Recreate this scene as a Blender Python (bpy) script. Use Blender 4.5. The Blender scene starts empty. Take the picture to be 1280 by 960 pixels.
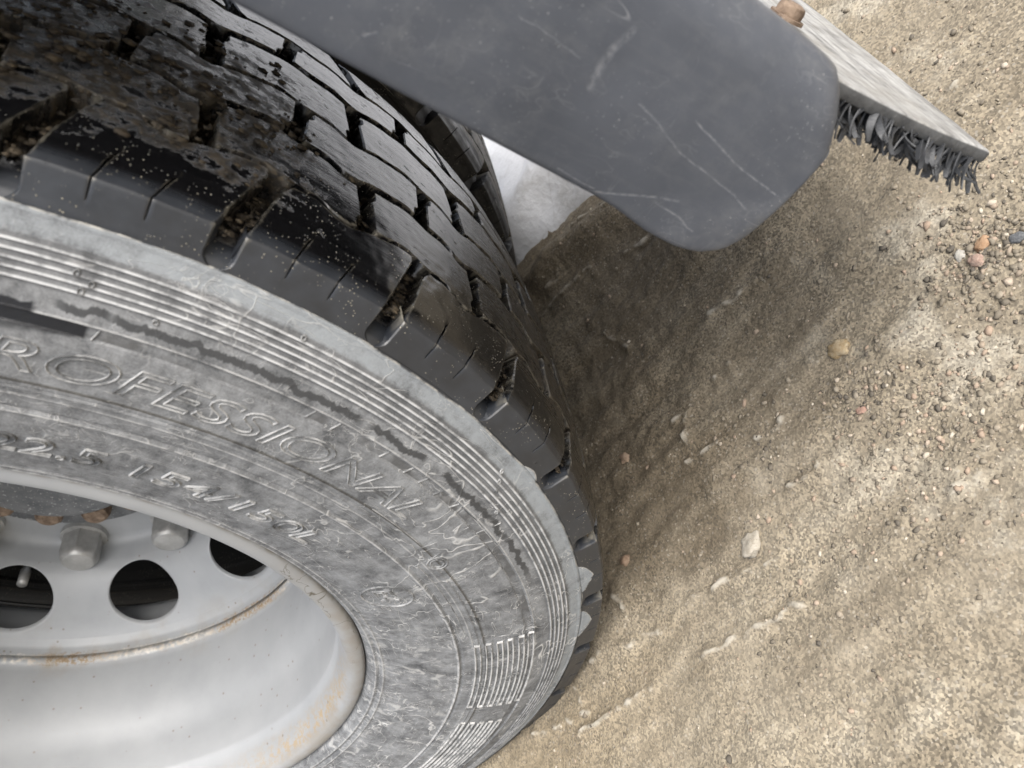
import bpy, bmesh, math, random
import numpy as np
from mathutils import Matrix, Vector, noise as mnoise

random.seed(7)
rng = np.random.default_rng(7)
R = math.radians
SC = bpy.context.scene
COL = SC.collection

# ------------------------------------------------------------------ camera
cam_d = bpy.data.cameras.new("camera")
cam = bpy.data.objects.new("camera", cam_d)
COL.objects.link(cam)
M3 = ((0.17637889, -0.69480714, 0.69723277),
      (0.51639804, 0.66834878, 0.53539048),
      (-0.83798780, 0.26561806, 0.47667966))
mw = Matrix([list(r) for r in M3]).to_4x4()
mw.translation = Vector((0.30796, 0.69221, 0.47324))
cam.matrix_world = mw
cam_d.sensor_width = 36.0
cam_d.lens = 27.0
cam_d.clip_start = 0.02
cam_d.clip_end = 2000.0
cam_d.dof.use_dof = True
cam_d.dof.focus_distance = 0.56
cam_d.dof.aperture_fstop = 11.0
SC.camera = cam

# ------------------------------------------------------------------ light
SUN_ELEV, SUN_AZ = R(50), R(62)      # azimuth measured from +X towards +Y
world = bpy.data.worlds.new("World")
SC.world = world
world.use_nodes = True
wn = world.node_tree
bg = wn.nodes["Background"]
sky = wn.nodes.new("ShaderNodeTexSky")
sky.sky_type = 'NISHITA'
sky.sun_disc = False
sky.sun_elevation = SUN_ELEV
sky.sun_rotation = R(90) - SUN_AZ
sky.air_density = 1.0
sky.dust_density = 6.0
sky.ozone_density = 1.0
hs = wn.nodes.new("ShaderNodeHueSaturation")
hs.inputs['Saturation'].default_value = 0.45
wn.links.new(sky.outputs[0], hs.inputs['Color'])
wn.links.new(hs.outputs[0], bg.inputs[0])
bg.inputs[1].default_value = 0.15
sun_d = bpy.data.lights.new("sun", 'SUN')
sun_d.energy = 1.2
sun_d.angle = R(55)
sun_d.color = (1.0, 0.985, 0.96)
sun = bpy.data.objects.new("sun", sun_d)
COL.objects.link(sun)
sd = Vector((math.cos(SUN_ELEV) * math.cos(SUN_AZ), math.cos(SUN_ELEV) * math.sin(SUN_AZ), math.sin(SUN_ELEV)))
sun.rotation_euler = sd.to_track_quat('Z', 'Y').to_euler()
sun.location = sd * 20
SC.view_settings.view_transform = 'Standard'
SC.view_settings.look = 'None'
SC.view_settings.exposure = 0.74
SC.view_settings.gamma = 1.0
try:
    SC.cycles.max_bounces = 8
except Exception:
    pass

HUB = 0.477
XC = -0.128                  # middle plane of the outer tyre
PITCH = 10.0                 # degrees per tread pitch

# ------------------------------------------------------------------ helpers
def link(o, parent=None):
    COL.objects.link(o)
    if parent is not None:
        o.parent = parent
    return o

def mesh_obj(name, verts, faces, mat=None, parent=None, smooth=True, mats=None, fmat=None):
    me = bpy.data.meshes.new(name)
    me.from_pydata([tuple(v) for v in verts], [], faces)
    if mats:
        for m in mats:
            me.materials.append(m)
        if fmat is not None:
            me.polygons.foreach_set('material_index', fmat)
    elif mat:
        me.materials.append(mat)
    if smooth:
        me.polygons.foreach_set('use_smooth', [True] * len(me.polygons))
    me.update()
    o = bpy.data.objects.new(name, me)
    return link(o, parent)

def fix_normals(o):
    bm = bmesh.new(); bm.from_mesh(o.data)
    bmesh.ops.recalc_face_normals(bm, faces=bm.faces)
    bm.to_mesh(o.data); bm.free()

def tag(o, label=None, cat=None, group=None, kind=None):
    if label: o['label'] = label
    if cat: o['category'] = cat
    if group: o['group'] = group
    if kind: o['kind'] = kind
    return o

def empty(name, loc):
    o = bpy.data.objects.new(name, None)
    o.location = loc
    o.empty_display_size = 0.05
    return link(o)

def lathe(prof, n, a0=0.0, a1=360.0, closed=False):
    """profile points (x, r) turned about the X axis"""
    full = abs(a1 - a0 - 360.0) < 1e-6
    cols = n if full else n + 1
    th = np.radians(a0 + (a1 - a0) * np.arange(cols) / n)
    p = np.array(prof, float)
    m = len(p)
    V = np.empty((cols, m, 3))
    V[:, :, 0] = p[None, :, 0]
    V[:, :, 1] = np.cos(th)[:, None] * p[None, :, 1]
    V[:, :, 2] = np.sin(th)[:, None] * p[None, :, 1]
    F = []
    for i in range(n):
        a = i * m; b = ((i + 1) % cols) * m
        for j in range(m - 1 + (1 if closed else 0)):
            k = (j + 1) % m
            F.append((a + j, b + j, b + k, a + k))
    return V.reshape(-1, 3), F

# value noise with numpy
def pnoise(x, y, seed=0):
    r = np.random.default_rng(seed)
    perm = r.permutation(256); perm = np.concatenate([perm, perm])
    ang = r.random(256) * 2 * np.pi
    gx, gy = np.cos(ang), np.sin(ang)
    xi = np.floor(x).astype(int); yi = np.floor(y).astype(int)
    xf = x - xi; yf = y - yi
    xi &= 255; yi &= 255
    u = xf * xf * xf * (xf * (xf * 6 - 15) + 10); v = yf * yf * yf * (yf * (yf * 6 - 15) + 10)
    def g(ix, iy, fx, fy):
        h = perm[perm[ix & 255] + (iy & 255)]
        return gx[h] * fx + gy[h] * fy
    a = g(xi, yi, xf, yf); b = g(xi + 1, yi, xf - 1, yf)
    c = g(xi, yi + 1, xf, yf - 1); d = g(xi + 1, yi + 1, xf - 1, yf - 1)
    return (a * (1 - u) + b * u) * (1 - v) + (c * (1 - u) + d * u) * v

def fbm(x, y, oct=4, seed=0, gain=0.5):
    s = 0; a = 1.0
    for i in range(oct):
        s = s + a * pnoise(x * 2 ** i + 17.3 * i, y * 2 ** i - 9.1 * i, seed + i); a *= gain
    return s

# ------------------------------------------------------------------ node helpers
class NT:
    def __init__(s, name):
        s.m = bpy.data.materials.new(name); s.m.use_nodes = True
        s.t = s.m.node_tree; s.b = s.t.nodes["Principled BSDF"]
    def n(s, typ, ins=None, **at):
        nd = s.t.nodes.new('ShaderNode' + typ)
        for k, v in at.items(): setattr(nd, k, v)
        for k, v in (ins or {}).items():
            if hasattr(v, 'is_linked') or isinstance(v, bpy.types.NodeSocket): s.t.links.new(v, nd.inputs[k])
            else: nd.inputs[k].default_value = v
        return nd
    def math(s, op, a, b=0.0, c=0.0, clamp=False):
        return s.n('Math', {0: a, 1: b, 2: c}, operation=op, use_clamp=clamp).outputs[0]
    def noise(s, v, scale, detail=3.0, rough=0.5, dist=0.0):
        return s.n('TexNoise', {'Vector': v, 'Scale': scale, 'Detail': detail, 'Roughness': rough, 'Distortion': dist}).outputs[0]
    def vor(s, v, scale, feature='F1', out='Distance', rand=1.0):
        return s.n('TexVoronoi', {'Vector': v, 'Scale': scale, 'Randomness': rand}, feature=feature).outputs[out]
    def rng(s, v, a, b, c=0.0, d=1.0, smooth=False):
        return s.n('MapRange', {0: v, 1: a, 2: b, 3: c, 4: d}, clamp=True, interpolation_type='SMOOTHSTEP' if smooth else 'LINEAR').outputs[0]
    def mix(s, f, a, b, mode='MIX'):
        return s.n('Mix', {0: f, 6: a, 7: b}, data_type='RGBA', blend_type=mode).outputs[2]
    def map(s, v, scale=(1, 1, 1), loc=(0, 0, 0), rot=(0, 0, 0)):
        return s.n('Mapping', {'Vector': v, 'Location': loc, 'Rotation': rot, 'Scale': scale}).outputs[0]
    def bump(s, h, strength, dist, normal=None):
        i = {'Strength': strength, 'Distance': dist, 'Height': h}
        if normal is not None: i['Normal'] = normal
        return s.n('Bump', i).outputs[0]
    def obj(s, ob=None):
        nd = s.n('TexCoord')
        if ob is not None: nd.object = ob
        return nd.outputs['Object']
    def sep(s, v):
        o = s.n('SeparateXYZ', {0: v}).outputs
        return o[0], o[1], o[2]
    def comb(s, x, y, z):
        return s.n('CombineXYZ', {0: x, 1: y, 2: z}).outputs[0]
    def polar(s, ob):
        v = s.obj(ob); x, y, z = s.sep(v)
        r = s.math('SQRT', s.math('ADD', s.math('MULTIPLY', y, y), s.math('MULTIPLY', z, z)))
        th = s.math('ARCTAN2', z, y)
        return v, x, r, th
    def contour(s, v, scale, width, detail=2.0, dist=0.0):
        """thin wandering lines"""
        a = s.math('ABSOLUTE', s.math('SUBTRACT', s.noise(v, scale, detail, 0.5, dist), 0.5))
        return s.rng(a, 0.0, width, 1.0, 0.0)
    def set(s, color=None, rough=None, normal=None, metal=None, spec=None):
        for k, v in (('Base Color', color), ('Roughness', rough), ('Normal', normal), ('Metallic', metal), ('Specular IOR Level', spec)):
            if v is None: continue
            if isinstance(v, bpy.types.NodeSocket): s.t.links.new(v, s.b.inputs[k])
            else: s.b.inputs[k].default_value = v
        return s.m

def C(r, g=None, b=None):
    return (r, r if g is None else g, r if b is None else b, 1.0)

# ------------------------------------------------------------------ roots
wheel = empty('truck_wheel', (0, 0, HUB))
tag(wheel, 'outer dual truck wheel with dusty grey sidewall and silver steel rim', 'wheel', 'dual wheels on the truck axle')

# ------------------------------------------------------------------ rubber materials
def mat_rubber(dusty=True):
    """one rubber recipe: dusty below the shoulder, black and muddy on the tread"""
    n = NT('tyre_rubber' if dusty else 'clean_tyre_rubber')
    v, x, r, th = n.polar(wheel)
    P = n.comb(r, n.math('MULTIPLY', th, 0.43), x)
    n1 = n.noise(P, 42, 8, 0.66)
    n2 = n.noise(P, 130, 5, 0.6)
    n3 = n.noise(P, 900, 3, 0.6)
    Ps = n.map(P, (420, 9, 1))
    streak = n.noise(Ps, 1.0, 4, 0.55)
    dust = n.math('ADD', n.math('MULTIPLY', n1, 0.75), n.math('MULTIPLY', n2, 0.45))
    dust = n.math('ADD', dust, n.math('MULTIPLY', n3, 0.28))
    dust = n.math('ADD', dust, n.math('MULTIPLY', streak, 0.16))
    d = n.rng(dust, 0.60, 0.98)
    grey = n.mix(d, C(.052, .055, .059), C(.285, .295, .305))
    # pale dusty ring outside the ridges
    outer = n.rng(n.math('ADD', r, n.math('MULTIPLY', n.math('SUBTRACT', n2, 0.5), 0.004)), 0.4655, 0.4675)
    grey = n.mix(n.math('MULTIPLY', outer, n.rng(dust, 0.45, 0.95)), grey, C(.29, .315, .335))
    # ridge band is streaky
    rb = n.math('MULTIPLY', n.rng(r, .4465, .4475), n.rng(r, .4665, .4655))
    ridge = n.rng(n.math('SINE', n.math('MULTIPLY', n.math('SUBTRACT', r, .4485), 2 * math.pi / .0036)), .15, .95)
    ridge = n.math('MULTIPLY', ridge, n.rng(n2, 0.28, 0.56))
    grey = n.mix(n.math('MULTIPLY', rb, .45), grey, C(.075, .078, .082))
    grey = n.mix(n.math('MULTIPLY', rb, n.math('MULTIPLY', ridge, .95)), grey, C(.60, .61, .62))
    for rc_, w_, a_ in ((.3730, .0012, .8), (.3862, .0007, .4), (.4360, .0006, .5), (.3066, .0009, .5), (.3126, .0009, .5)):
        ln = n.rng(n.math('ABSOLUTE', n.math('SUBTRACT', r, rc_)), w_, w_ * .4)
        grey = n.mix(n.math('MULTIPLY', ln, n.math('MULTIPLY', n.rng(n2, .30, .60), a_)), grey, C(.56, .56, .555))
    # white scratches and scuffs
    s1 = n.math('MULTIPLY', n.contour(P, 26, .010, 3, .6), n.rng(n.noise(P, 14, 2), .48, .58))
    s2 = n.math('MULTIPLY', n.contour(n.map(P, (1, 1, 1), (3, 7, 1), (0, 0, .7)), 60, .016, 3, 1.4), n.rng(n.noise(P, 23, 2), .48, .62))
    s3 = n.math('MULTIPLY', n.contour(n.map(P, (9, 1.6, 1), (1, 2, 3), (0, 0, .9)), 14, .009, 1), n.rng(n.noise(P, 9, 1), .46, .54))
    thd = n.math('MULTIPLY', th, 180 / math.pi)
    low = n.rng(thd, -12, -48, .45, 1.0)
    s = n.math('MAXIMUM', s1, n.math('MAXIMUM', s2, s3))
    s = n.math('MULTIPLY', s, low)
    grey = n.mix(n.math('MULTIPLY', s, .85), grey, C(.64, .64, .63))
    # caked pale smears low on the bead area
    sm = n.math('MULTIPLY', n.rng(n.noise(n.map(P, (1.0, 1, 1)), 55, 5, .6, 1.2), .56, .66), n.math('MULTIPLY', n.rng(thd, -40, -62), n.rng(r, .385, .36)))
    grey = n.mix(n.math('MULTIPLY', sm, .65), grey, C(.50, .50, .49))
    # wandering wet trace just inside the ridges
    wob = n.math('MULTIPLY', n.math('SUBTRACT', n.noise(n.comb(0.0, n.math('MULTIPLY', th, 0.43), 0.0), 75, 4, .65), .5), .0150)
    rc = n.math('ABSOLUTE', n.math('SUBTRACT', n.math('SUBTRACT', r, .4415), wob))
    wet = n.math('MULTIPLY', n.rng(rc, .0025, .0015), n.rng(n.noise(n.comb(1.0, n.math('MULTIPLY', th, 0.43), 0.0), 24, 3), .42, .47))
    wet = n.math('MULTIPLY', wet, n.math('MULTIPLY', n.rng(thd, 3.0, 1.0), n.rng(thd, -47, -43)))
    # black wiped mark in the narrow groove
    jag = n.math('MULTIPLY', n.math('SUBTRACT', n.noise(P, 110, 4), .5), .005)
    bm_ = n.math('MULTIPLY', n.rng(n.math('ADD', r, n.math('MULTIPLY', jag, 1.0)), n.math('ADD', .4275, n.math('MULTIPLY', thd, -.0012)), .4285), n.rng(r, .4356, .4350))
    bm_ = n.math('MULTIPLY', bm_, n.rng(thd, -.35, -.15))
    bm2 = n.math('MULTIPLY', n.rng(n.math('ADD', r, jag), .433, .434), n.math('MULTIPLY', n.rng(n.math('ADD', r, jag), .4405, .4395), n.rng(n.math('ADD', thd, n.math('MULTIPLY', jag, 100.0)), 2.4, 2.7)))
    bm_ = n.math('MAXIMUM', bm_, bm2)
    # dark stretches of the groove further on
    gd = n.math('MULTIPLY', n.math('MULTIPLY', n.rng(r, .4287, .4292), n.rng(r, .4345, .4338)), n.rng(n.noise(P, 42, 2), .46, .56))
    grey = n.mix(n.math('MULTIPLY', gd, .75), grey, C(.07))
    grey = n.mix(n.math('MULTIPLY', wet, .92), grey, C(.045, .047, .05))
    grey = n.mix(bm_, grey, C(.012, .013, .016))
    # ---- black tread rubber
    Pt = n.comb(x, n.math('MULTIPLY', th, 0.50), r)
    grain = n.noise(n.map(Pt, (620, 16, 160)), 1.0, 5, .65)
    blot = n.noise(Pt, 22, 5, .6)
    blk = n.mix(n.rng(grain, .35, .75), C(.0035, .0036, .0042), C(.0085, .0085, .0095))
    side = n.math('MULTIPLY', n.rng(x, -.0035, .0025), n.rng(n.noise(P, 70, 5, .65), .32, .72, .55, 1.0))
    blk = n.mix(side, blk, C(.034, .039, .048))
    # mud
    mz = n.math('MULTIPLY', n.rng(thd, -13.5, -4.0, 0, 1, True), n.rng(x, -.010, -.034))
    mz = n.math('MULTIPLY', mz, n.rng(x, -.21, -.12))
    mn = n.noise(n.map(Pt, (1.5, 1, 1)), 75, 6, .66)
    mud = n.rng(n.math('ADD', n.math('MULTIPLY', mz, .26), mn), .68, .80)
    film = n.math('MULTIPLY', n.rng(thd, -21, -33), n.rng(x, -.018, -.045))
    film = n.math('MULTIPLY', film, n.rng(n.math('ADD', mn, n.math('MULTIPLY', grain, .5)), .55, .95))
    spot = n.math('MULTIPLY', n.rng(n.noise(n.map(Pt, (1.5, .7, 1)), 190, 4, .6), .63, .69), n.rng(n.noise(Pt, 30, 3), .50, .60))
    spot = n.math('MULTIPLY', spot, n.rng(x, -.03, -.06))
    hollow = n.rng(r, .4975, .4935)
    hollow = n.math('MULTIPLY', hollow, n.math('MULTIPLY', n.rng(x, -.001, -.006), n.rng(n.noise(Pt, 120, 4), .42, .66)))
    mall = n.math('MAXIMUM', n.math('MAXIMUM', mud, film), n.math('MAXIMUM', spot, n.math('MULTIPLY', hollow, .8)))
    gr = n.vor(Pt, 330, 'F1', 'Color')
    gs = n.sep(gr)[0]
    mc = n.mix(n.rng(gs, .15, .95), C(.011, .0085, .0055), C(.068, .050, .028))
    tread = n.mix(mall, blk, mc)
    inn = n.rng(x, -.300, -.310)
    itop = n.math('MULTIPLY', n.rng(x, -.394, -.402), n.rng(mn, .30, .62))
    tread = n.mix(inn, tread, n.mix(itop, C(.006, .0062, .0068), n.mix(n.rng(gs, .1, .9), C(.045, .040, .033), C(.17, .155, .13))))
    wear = n.math('MULTIPLY', n.rng(n.n('NewGeometry').outputs['Pointiness'], .535, .60), n.rng(n2, .35, .60))
    tread = n.mix(n.math('MULTIPLY', wear, n.math('SUBTRACT', 1.0, inn)), tread, C(.30, .28, .23))
    # pale grains of sand
    vd = n.vor(Pt, 760, 'F1', 'Distance')
    vc = n.sep(n.vor(Pt, 760, 'F1', 'Color'))[1]
    sand = n.math('MULTIPLY', n.rng(vd, .36, .22), n.math('MULTIPLY', n.rng(vc, .84, .87), n.rng(n.noise(Pt, 45, 3), .46, .66)))
    tread = n.mix(n.math('MULTIPLY', sand, .85), tread, C(.50, .46, .36))
    ear = 0.0
    for c_, w_, a_ in ((-50.5, 2.4, .011), (-59.0, 2.6, .010), (-33.0, 1.2, .003)):
        t_ = n.math('SUBTRACT', 1.0, n.math('DIVIDE', n.math('ABSOLUTE', n.math('SUBTRACT', n.math('ADD', thd, n.math('MULTIPLY', n.math('SUBTRACT', n2, .5), 1.2)), c_)), w_), clamp=True)
        ear = n.math('ADD', n.math('MULTIPLY', n.math('POWER', t_, .6), a_), ear)
    re_ = n.math('SUBTRACT', r, ear)
    edge = n.rng(n.math('ADD', re_, n.math('MULTIPLY', n.math('SUBTRACT', n.noise(P, 17, 3, .5), .5), .0075)), .4772, .4762)
    rim_line = n.math('MULTIPLY', n.rng(n.math('ABSOLUTE', n.math('SUBTRACT', n.math('ADD', re_, n.math('MULTIPLY', n.math('SUBTRACT', n.noise(P, 17, 3, .5), .5), .0075)), .4768)), .0006, .0002), n.rng(n2, .40, .60))
    if dusty:
        col = n.mix(edge, tread, grey)
        col = n.mix(n.math('MULTIPLY', rim_line, .7), col, C(.55, .54, .50))
        rough = n.mix(edge, n.mix(mall, C(.15), C(.70)), C(.80))
    else:
        col = tread; rough = C(.38)
    if not isinstance(rough, tuple):
        rg = n.n('RGBToBW', {0: rough}).outputs[0]
        rg = n.math('ADD', rg, n.math('MULTIPLY', n.math('SUBTRACT', grain, .5), .26))
    else:
        rg = .45
    wetr = n.math('MAXIMUM', bm_, n.math('MULTIPLY', wet, .6))
    if dusty:
        rg = n.math('SUBTRACT', rg, n.math('MULTIPLY', wetr, .35))
    rg = n.math('ADD', rg, n.math('MULTIPLY', inn, .22))
    rg = n.math('ADD', rg, n.math('MULTIPLY', n.math('MULTIPLY', side, n.math('SUBTRACT', 1.0, edge)), .34))
    mall = n.math('MULTIPLY', mall, n.math('SUBTRACT', 1.0, inn))
    hgt = n.math('ADD', n.math('MULTIPLY', n3, .25), n.math('MULTIPLY', n2, .6))
    hgt = n.math('ADD', hgt, n.math('MULTIPLY', s, .5))
    hg2 = n.math('ADD', n.math('MULTIPLY', grain, n.rng(x, -.030, -.065, .07, .26)), n.math('MULTIPLY', mall, n.math('ADD', n.math('MULTIPLY', gs, .9), .9)))
    hg2 = n.math('ADD', hg2, n.math('MULTIPLY', sand, 1.0))
    hh = n.math('ADD', n.math('MULTIPLY', hgt, edge), n.math('MULTIPLY', hg2, n.math('SUBTRACT', 1.0, edge))) if dusty else hg2
    nb = n.bump(hh, .85, .0009)
    return n.set(col, rg, nb, 0.0, n.math('ADD', .5, n.math('MULTIPLY', n.math('SUBTRACT', 1.0, edge), .25)))

RUB = mat_rubber(True)
RUBC = mat_rubber(False)

def mat_letters():
    n = NT('chalky_lettering')
    v, x, r, th = n.polar(wheel)
    P = n.comb(r, n.math('MULTIPLY', th, 0.43), x)
    f = n.rng(n.noise(P, 60, 5, .65), .40, .62)
    return n.set(n.mix(f, C(.085, .088, .09), C(.40, .405, .405)), .8, n.bump(n.noise(P, 900, 3), .4, .0005))
LETT = mat_letters()
def mat_ribs():
    n = NT('chalky_rib')
    v, x, r, th = n.polar(wheel)
    P = n.comb(r, n.math('MULTIPLY', th, 0.43), x)
    return n.set(n.mix(n.rng(n.noise(P, 90, 4, .65), .34, .56), C(.16, .165, .165), C(.52, .52, .51)), .8, n.bump(n.noise(P, 900, 3), .4, .0005))
RIBM = mat_ribs()

# ------------------------------------------------------------------ tyre carcass
SIDE = [(.2985, -.004), (.2998, .000), (.302, .0045), (.306, .0075), (.312, .0105), (.33, .0175), (.352, .0232), (.373, .0266), (.39, .0282), (.405, .0286), (.42, .0278),
        (.435, .0258), (.448, .0222), (.46, .0180), (.470, .0136), (.477, .0108), (.4795, .0086), (.4815, .0045), (.4835, -.001), (.487, -.006)]
_sr = [p[0] for p in SIDE]; _sx = [p[1] for p in SIDE]
def side_x(r):
    x = np.interp(r, _sr, _sx)
    r = np.asarray(r, float)
    g = lambda c, w: np.exp(-((r - c) / w) ** 2)
    x = x + np.where((r > .4472) & (r < .4662), .00110 * (0.5 + 0.5 * np.sin((r - .4485) * 2 * math.pi / .0036)), 0)
    x = x + .0010 * g(.3735, .0011) - .0012 * g(.3757, .0011)
    x = x + .0004 * g(.3905, .0006) - .0005 * g(.3918, .0006) + .0004 * g(.386, .0006)
    x = x - .0009 / (1 + np.exp(-(r - .4283) / .00018)) + .0009 / (1 + np.exp(-(r - .4350) / .00018))
    x = x + .0004 * g(.4357, .0005)
    x = x + .0011 * g(.3065, .0011) + .0010 * g(.3125, .0011) - .0008 * g(.3095, .0009)
    x = x + .0007 * g(.4755, .0009)
    return x
rs = np.concatenate([np.linspace(.2985, .303, 6), np.arange(.304, .318, .0006), np.arange(.318, .371, .0025), np.arange(.371, .379, .0005), np.arange(.380, .395, .0006),
                     np.arange(.395, .426, .0022), np.arange(.4265, .4375, .0003), np.arange(.438, .4465, .0015), np.arange(.4472, .4664, .00045), np.arange(.467, .487, .0009)])
half = [(float(side_x(r)), float(r)) for r in rs] + [(-.010, .4885), (-.02, .4895), (-.06, .4905)]
prof = half + [(2 * XC - x, r) for x, r in reversed(half)]
V, F = lathe(prof, 540)
tyre = mesh_obj('tyre', V, F, RUB, wheel)

# ------------------------------------------------------------------ tread blocks
def crown(x):
    u = (x - XC) / .132
    return .5062 - .0080 * min(abs(u), 1.08) ** 2.4
GB = [-.0440, -.0875, -.1300, -.1790, -.2180]
GW = [.0021, .0038, .0024, .0050, .0031]
def groove(k, th):
    a = 2 * math.pi * (th + 11 + .35 * k) / PITCH
    s = math.cos(a) + .30 * math.cos(2 * a + .9) + .25 * math.cos(3 * a)
    return GB[k] + .0042 * s
def nz(p, s, sd=0.0):
    return mnoise.noise(Vector((p[0] * s + sd, p[1] * s - sd, p[2] * s + 3.1 * sd)))

def block_mesh(name, xl, xr, ts, te, nu, nv, seed, shoulder=0, sipes=()):
    """xl/xr(theta): outer and inner edge; ts/te(v): start and end angle; shoulder +1 outer side, -1 inner side"""
    us = list(np.linspace(0, 1, nu + 1)); carve = {}
    for s in sipes:
        for d, dep in ((-.011, 0), (-.0065, .0003), (-.002, .0050), (.002, .0050), (.0065, .0003), (.011, 0)):
            us.append(s + d); carve[s + d] = dep
    us = sorted(u for u in us if all(abs(u - s) > .0125 or u in carve for s in sipes))
    vs = list(np.linspace(0, 1, nv + 1))
    # rings: profile rows; v index extended by chamfer rows
    rows = []      # each: (v, dx, dr)
    ch, dep = .0009, .0165
    pts = []
    grid = []
    def P(th, x, r):
        a = R(th); return (x, r * math.cos(a), r * math.sin(a))
    U = [(us[0], -1), (us[0], -.75)] + [(u, 0) for u in us] + [(us[-1], .75), (us[-1], 1)]
    # rows in v: inner base, inner edge, interior..., outer
    Vr = [(vs[0], 'b'), (vs[0], 'e')] + [(v, 'i') for v in vs] + [(vs[-1], 'e'), (vs[-1], 'b')]
    side_rows = []
    if shoulder:
        # v=0 is the shoulder edge: replace the two first rows with a side face
        rr = [.4775, .4785, .4805, .483, .486, .489, .4915, .4938, .4952, .4956]
        Vr = [(('s', r), 's') for r in rr] + [(v, 'i') for v in vs] + [(vs[-1], 'e'), (vs[-1], 'b')]
    for (v, kind) in Vr:
        row = []
        vv = 0.0 if kind == 's' else v
        t0, t1 = ts(vv), te(vv)
        for (u, off) in U:
            th = t0 + (t1 - t0) * u
            xa, xb = xl(th), xr(th)
            if kind == 's':
                r = v[1]
                x = float(np.interp(r, [.4770, .4785, .482, .489, .4940, .4952, .4956], [.0112, .0110, .0096, .0078, .0064, .0060, .0056]))
                # lug mouth is rounded at the bottom
                k = max(0.0, (.4825 - r) / .005)
                sp = -k * k * .55 * (1 if off < 0 or u < .01 else 0) + k * k * .55 * (1 if off > 0 or u > .99 else 0)
                th2 = th + (sp if (off or u in (us[0], us[-1])) else 0)
                if shoulder < 0: x = 2 * XC - x
                cv = carve.get(u, 0) if r > .4885 else 0
                x -= cv * .5 * shoulder
                dr = 0; dxo = 0
                if off:
                    dt = off * .12
                    x2 = x - shoulder * (.0008 if abs(off) < .9 else .013)
                    row.append(P(th2 + (dt if abs(off) < .9 else dt * 1.6), x2, r)); continue
                q = P(th2, x, r)
                x += .00025 * nz(q, 60, seed) * shoulder
                row.append(P(th2, x, r)); continue
            x = xa + (xb - xa) * v
            r = crown(x)
            if shoulder and v < .2: r = .4959 + (r - .4959) * v / .2
            q = P(th, x, r)
            dt = 0.0; dx = 0.0; dr = 0.0
            wob = .0010 * nz(q, 150, seed) + .0009 * nz(q, 400, seed + 4)
            sg = 1 if xb < xa else -1
            if kind == 'e':
                dr = -ch; dx = -sg * (.0006 + wob)
                if v < .5: dx = -dx
            elif kind == 'b':
                dr = -dep; dx = -sg * (.0012 + wob)
                if v < .5: dx = -dx
            if off:
                dr = min(dr, -ch) if abs(off) < .9 else -dep
                dt = (1 if off > 0 else -1) * (.09 if abs(off) < .9 else .20) + wob * 60
            if kind == 'i' and not off:
                if carve.get(u, 0) and v < .46:
                    dr -= carve[u] * (1 if v < .40 else .4)
                    if v > .33: dt -= .55 * (v - .33) / .12
                dr += .00035 * nz(q, 45, seed) + .0002 * nz(q, 200, seed + 2)
            row.append(P(th + dt, x + dx, r + dr))
        grid.append(row)
    nr, nc = len(grid), len(grid[0])
    vv = [p for row in grid for p in row]
    ff = [(i * nc + j, i * nc + j + 1, (i + 1) * nc + j + 1, (i + 1) * nc + j) for i in range(nr - 1) for j in range(nc - 1)]
    me = bpy.data.meshes.new(name)
    me.from_pydata(vv, [], ff)
    bm = bmesh.new(); bm.from_mesh(me)
    bmesh.ops.recalc_face_normals(bm, faces=bm.faces)
    if bm.faces:
        mid = sum((f.calc_center_median().length * 0 + f.normal.dot(Vector((0, f.calc_center_median().y, f.calc_center_median().z)).normalized()) for f in bm.faces))
        if mid < 0: bmesh.ops.reverse_faces(bm, faces=bm.faces)
    bm.to_mesh(me); bm.free()
    me.materials.append(RUB)
    me.polygons.foreach_set('use_smooth', [True] * len(me.polygons))
    try: me.set_sharp_from_angle(angle=R(34))
    except Exception: pass
    return me

def row_edges(i):
    # row i lies between boundary i-1 (outer, larger x) and i
    if i == 0: return (lambda th: .0050), (lambda th: groove(0, th) + GW[0])
    if i == 5: return (lambda th: 2 * XC - .0050), (lambda th: groove(4, th) - GW[4])
    return (lambda th: groove(i - 1, th) - GW[i - 1]), (lambda th: groove(i, th) + GW[i])
GAPC = [-6.0, -2.7, -7.9, -2.1, -7.0, -2.0]
GAPH = [.60, .58, .55, .62, .56, .60]
BLOCKS = []
for i in range(6):
    xl, xr = row_edges(i)
    vars_ = []
    for k in range(3):
        sd_ = i * 7.3 + k * 2.9
        c, h = GAPC[i], GAPH[i]
        if i in (0, 5):
            # lug: wide at the shoulder, narrower inside, slanted
            gs = (lambda v, c=c, h=h: c + 1.0 - 2.0 * v - (h + .28 * (1 - v)) + (.0 if v < .85 else -(v - .85) * 1.5))
            ge = (lambda v, c=c, h=h: c + 1.0 - 2.0 * v + (h + .28 * (1 - v)) - PITCH + (.0 if v < .9 else (v - .9) * 2.0))
            me = block_mesh('tread_block', xl, xr, ge, gs, 34, 22, sd_, 1 if i == 0 else -1, (1 - .32, 1 - .64) if True else ())
        else:
            sl = (.35, -.3, .4, -.35)[i - 1]
            gs = (lambda v, c=c, h=h, sl=sl: c - h + sl * (v - .5) - (.35 if v > .72 else 0) * min(1, (v - .72) * 12))
            ge = (lambda v, c=c, h=h, sl=sl: c + h - PITCH + sl * (v - .5) + (.35 if v < .28 else 0) * min(1, (.28 - v) * 12))
            me = block_mesh('tread_block', xl, xr, ge, gs, 40, 18, sd_)
        vars_.append(me)
    BLOCKS.append(vars_)
first = True
NP = 36
tread_objs = []
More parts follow.
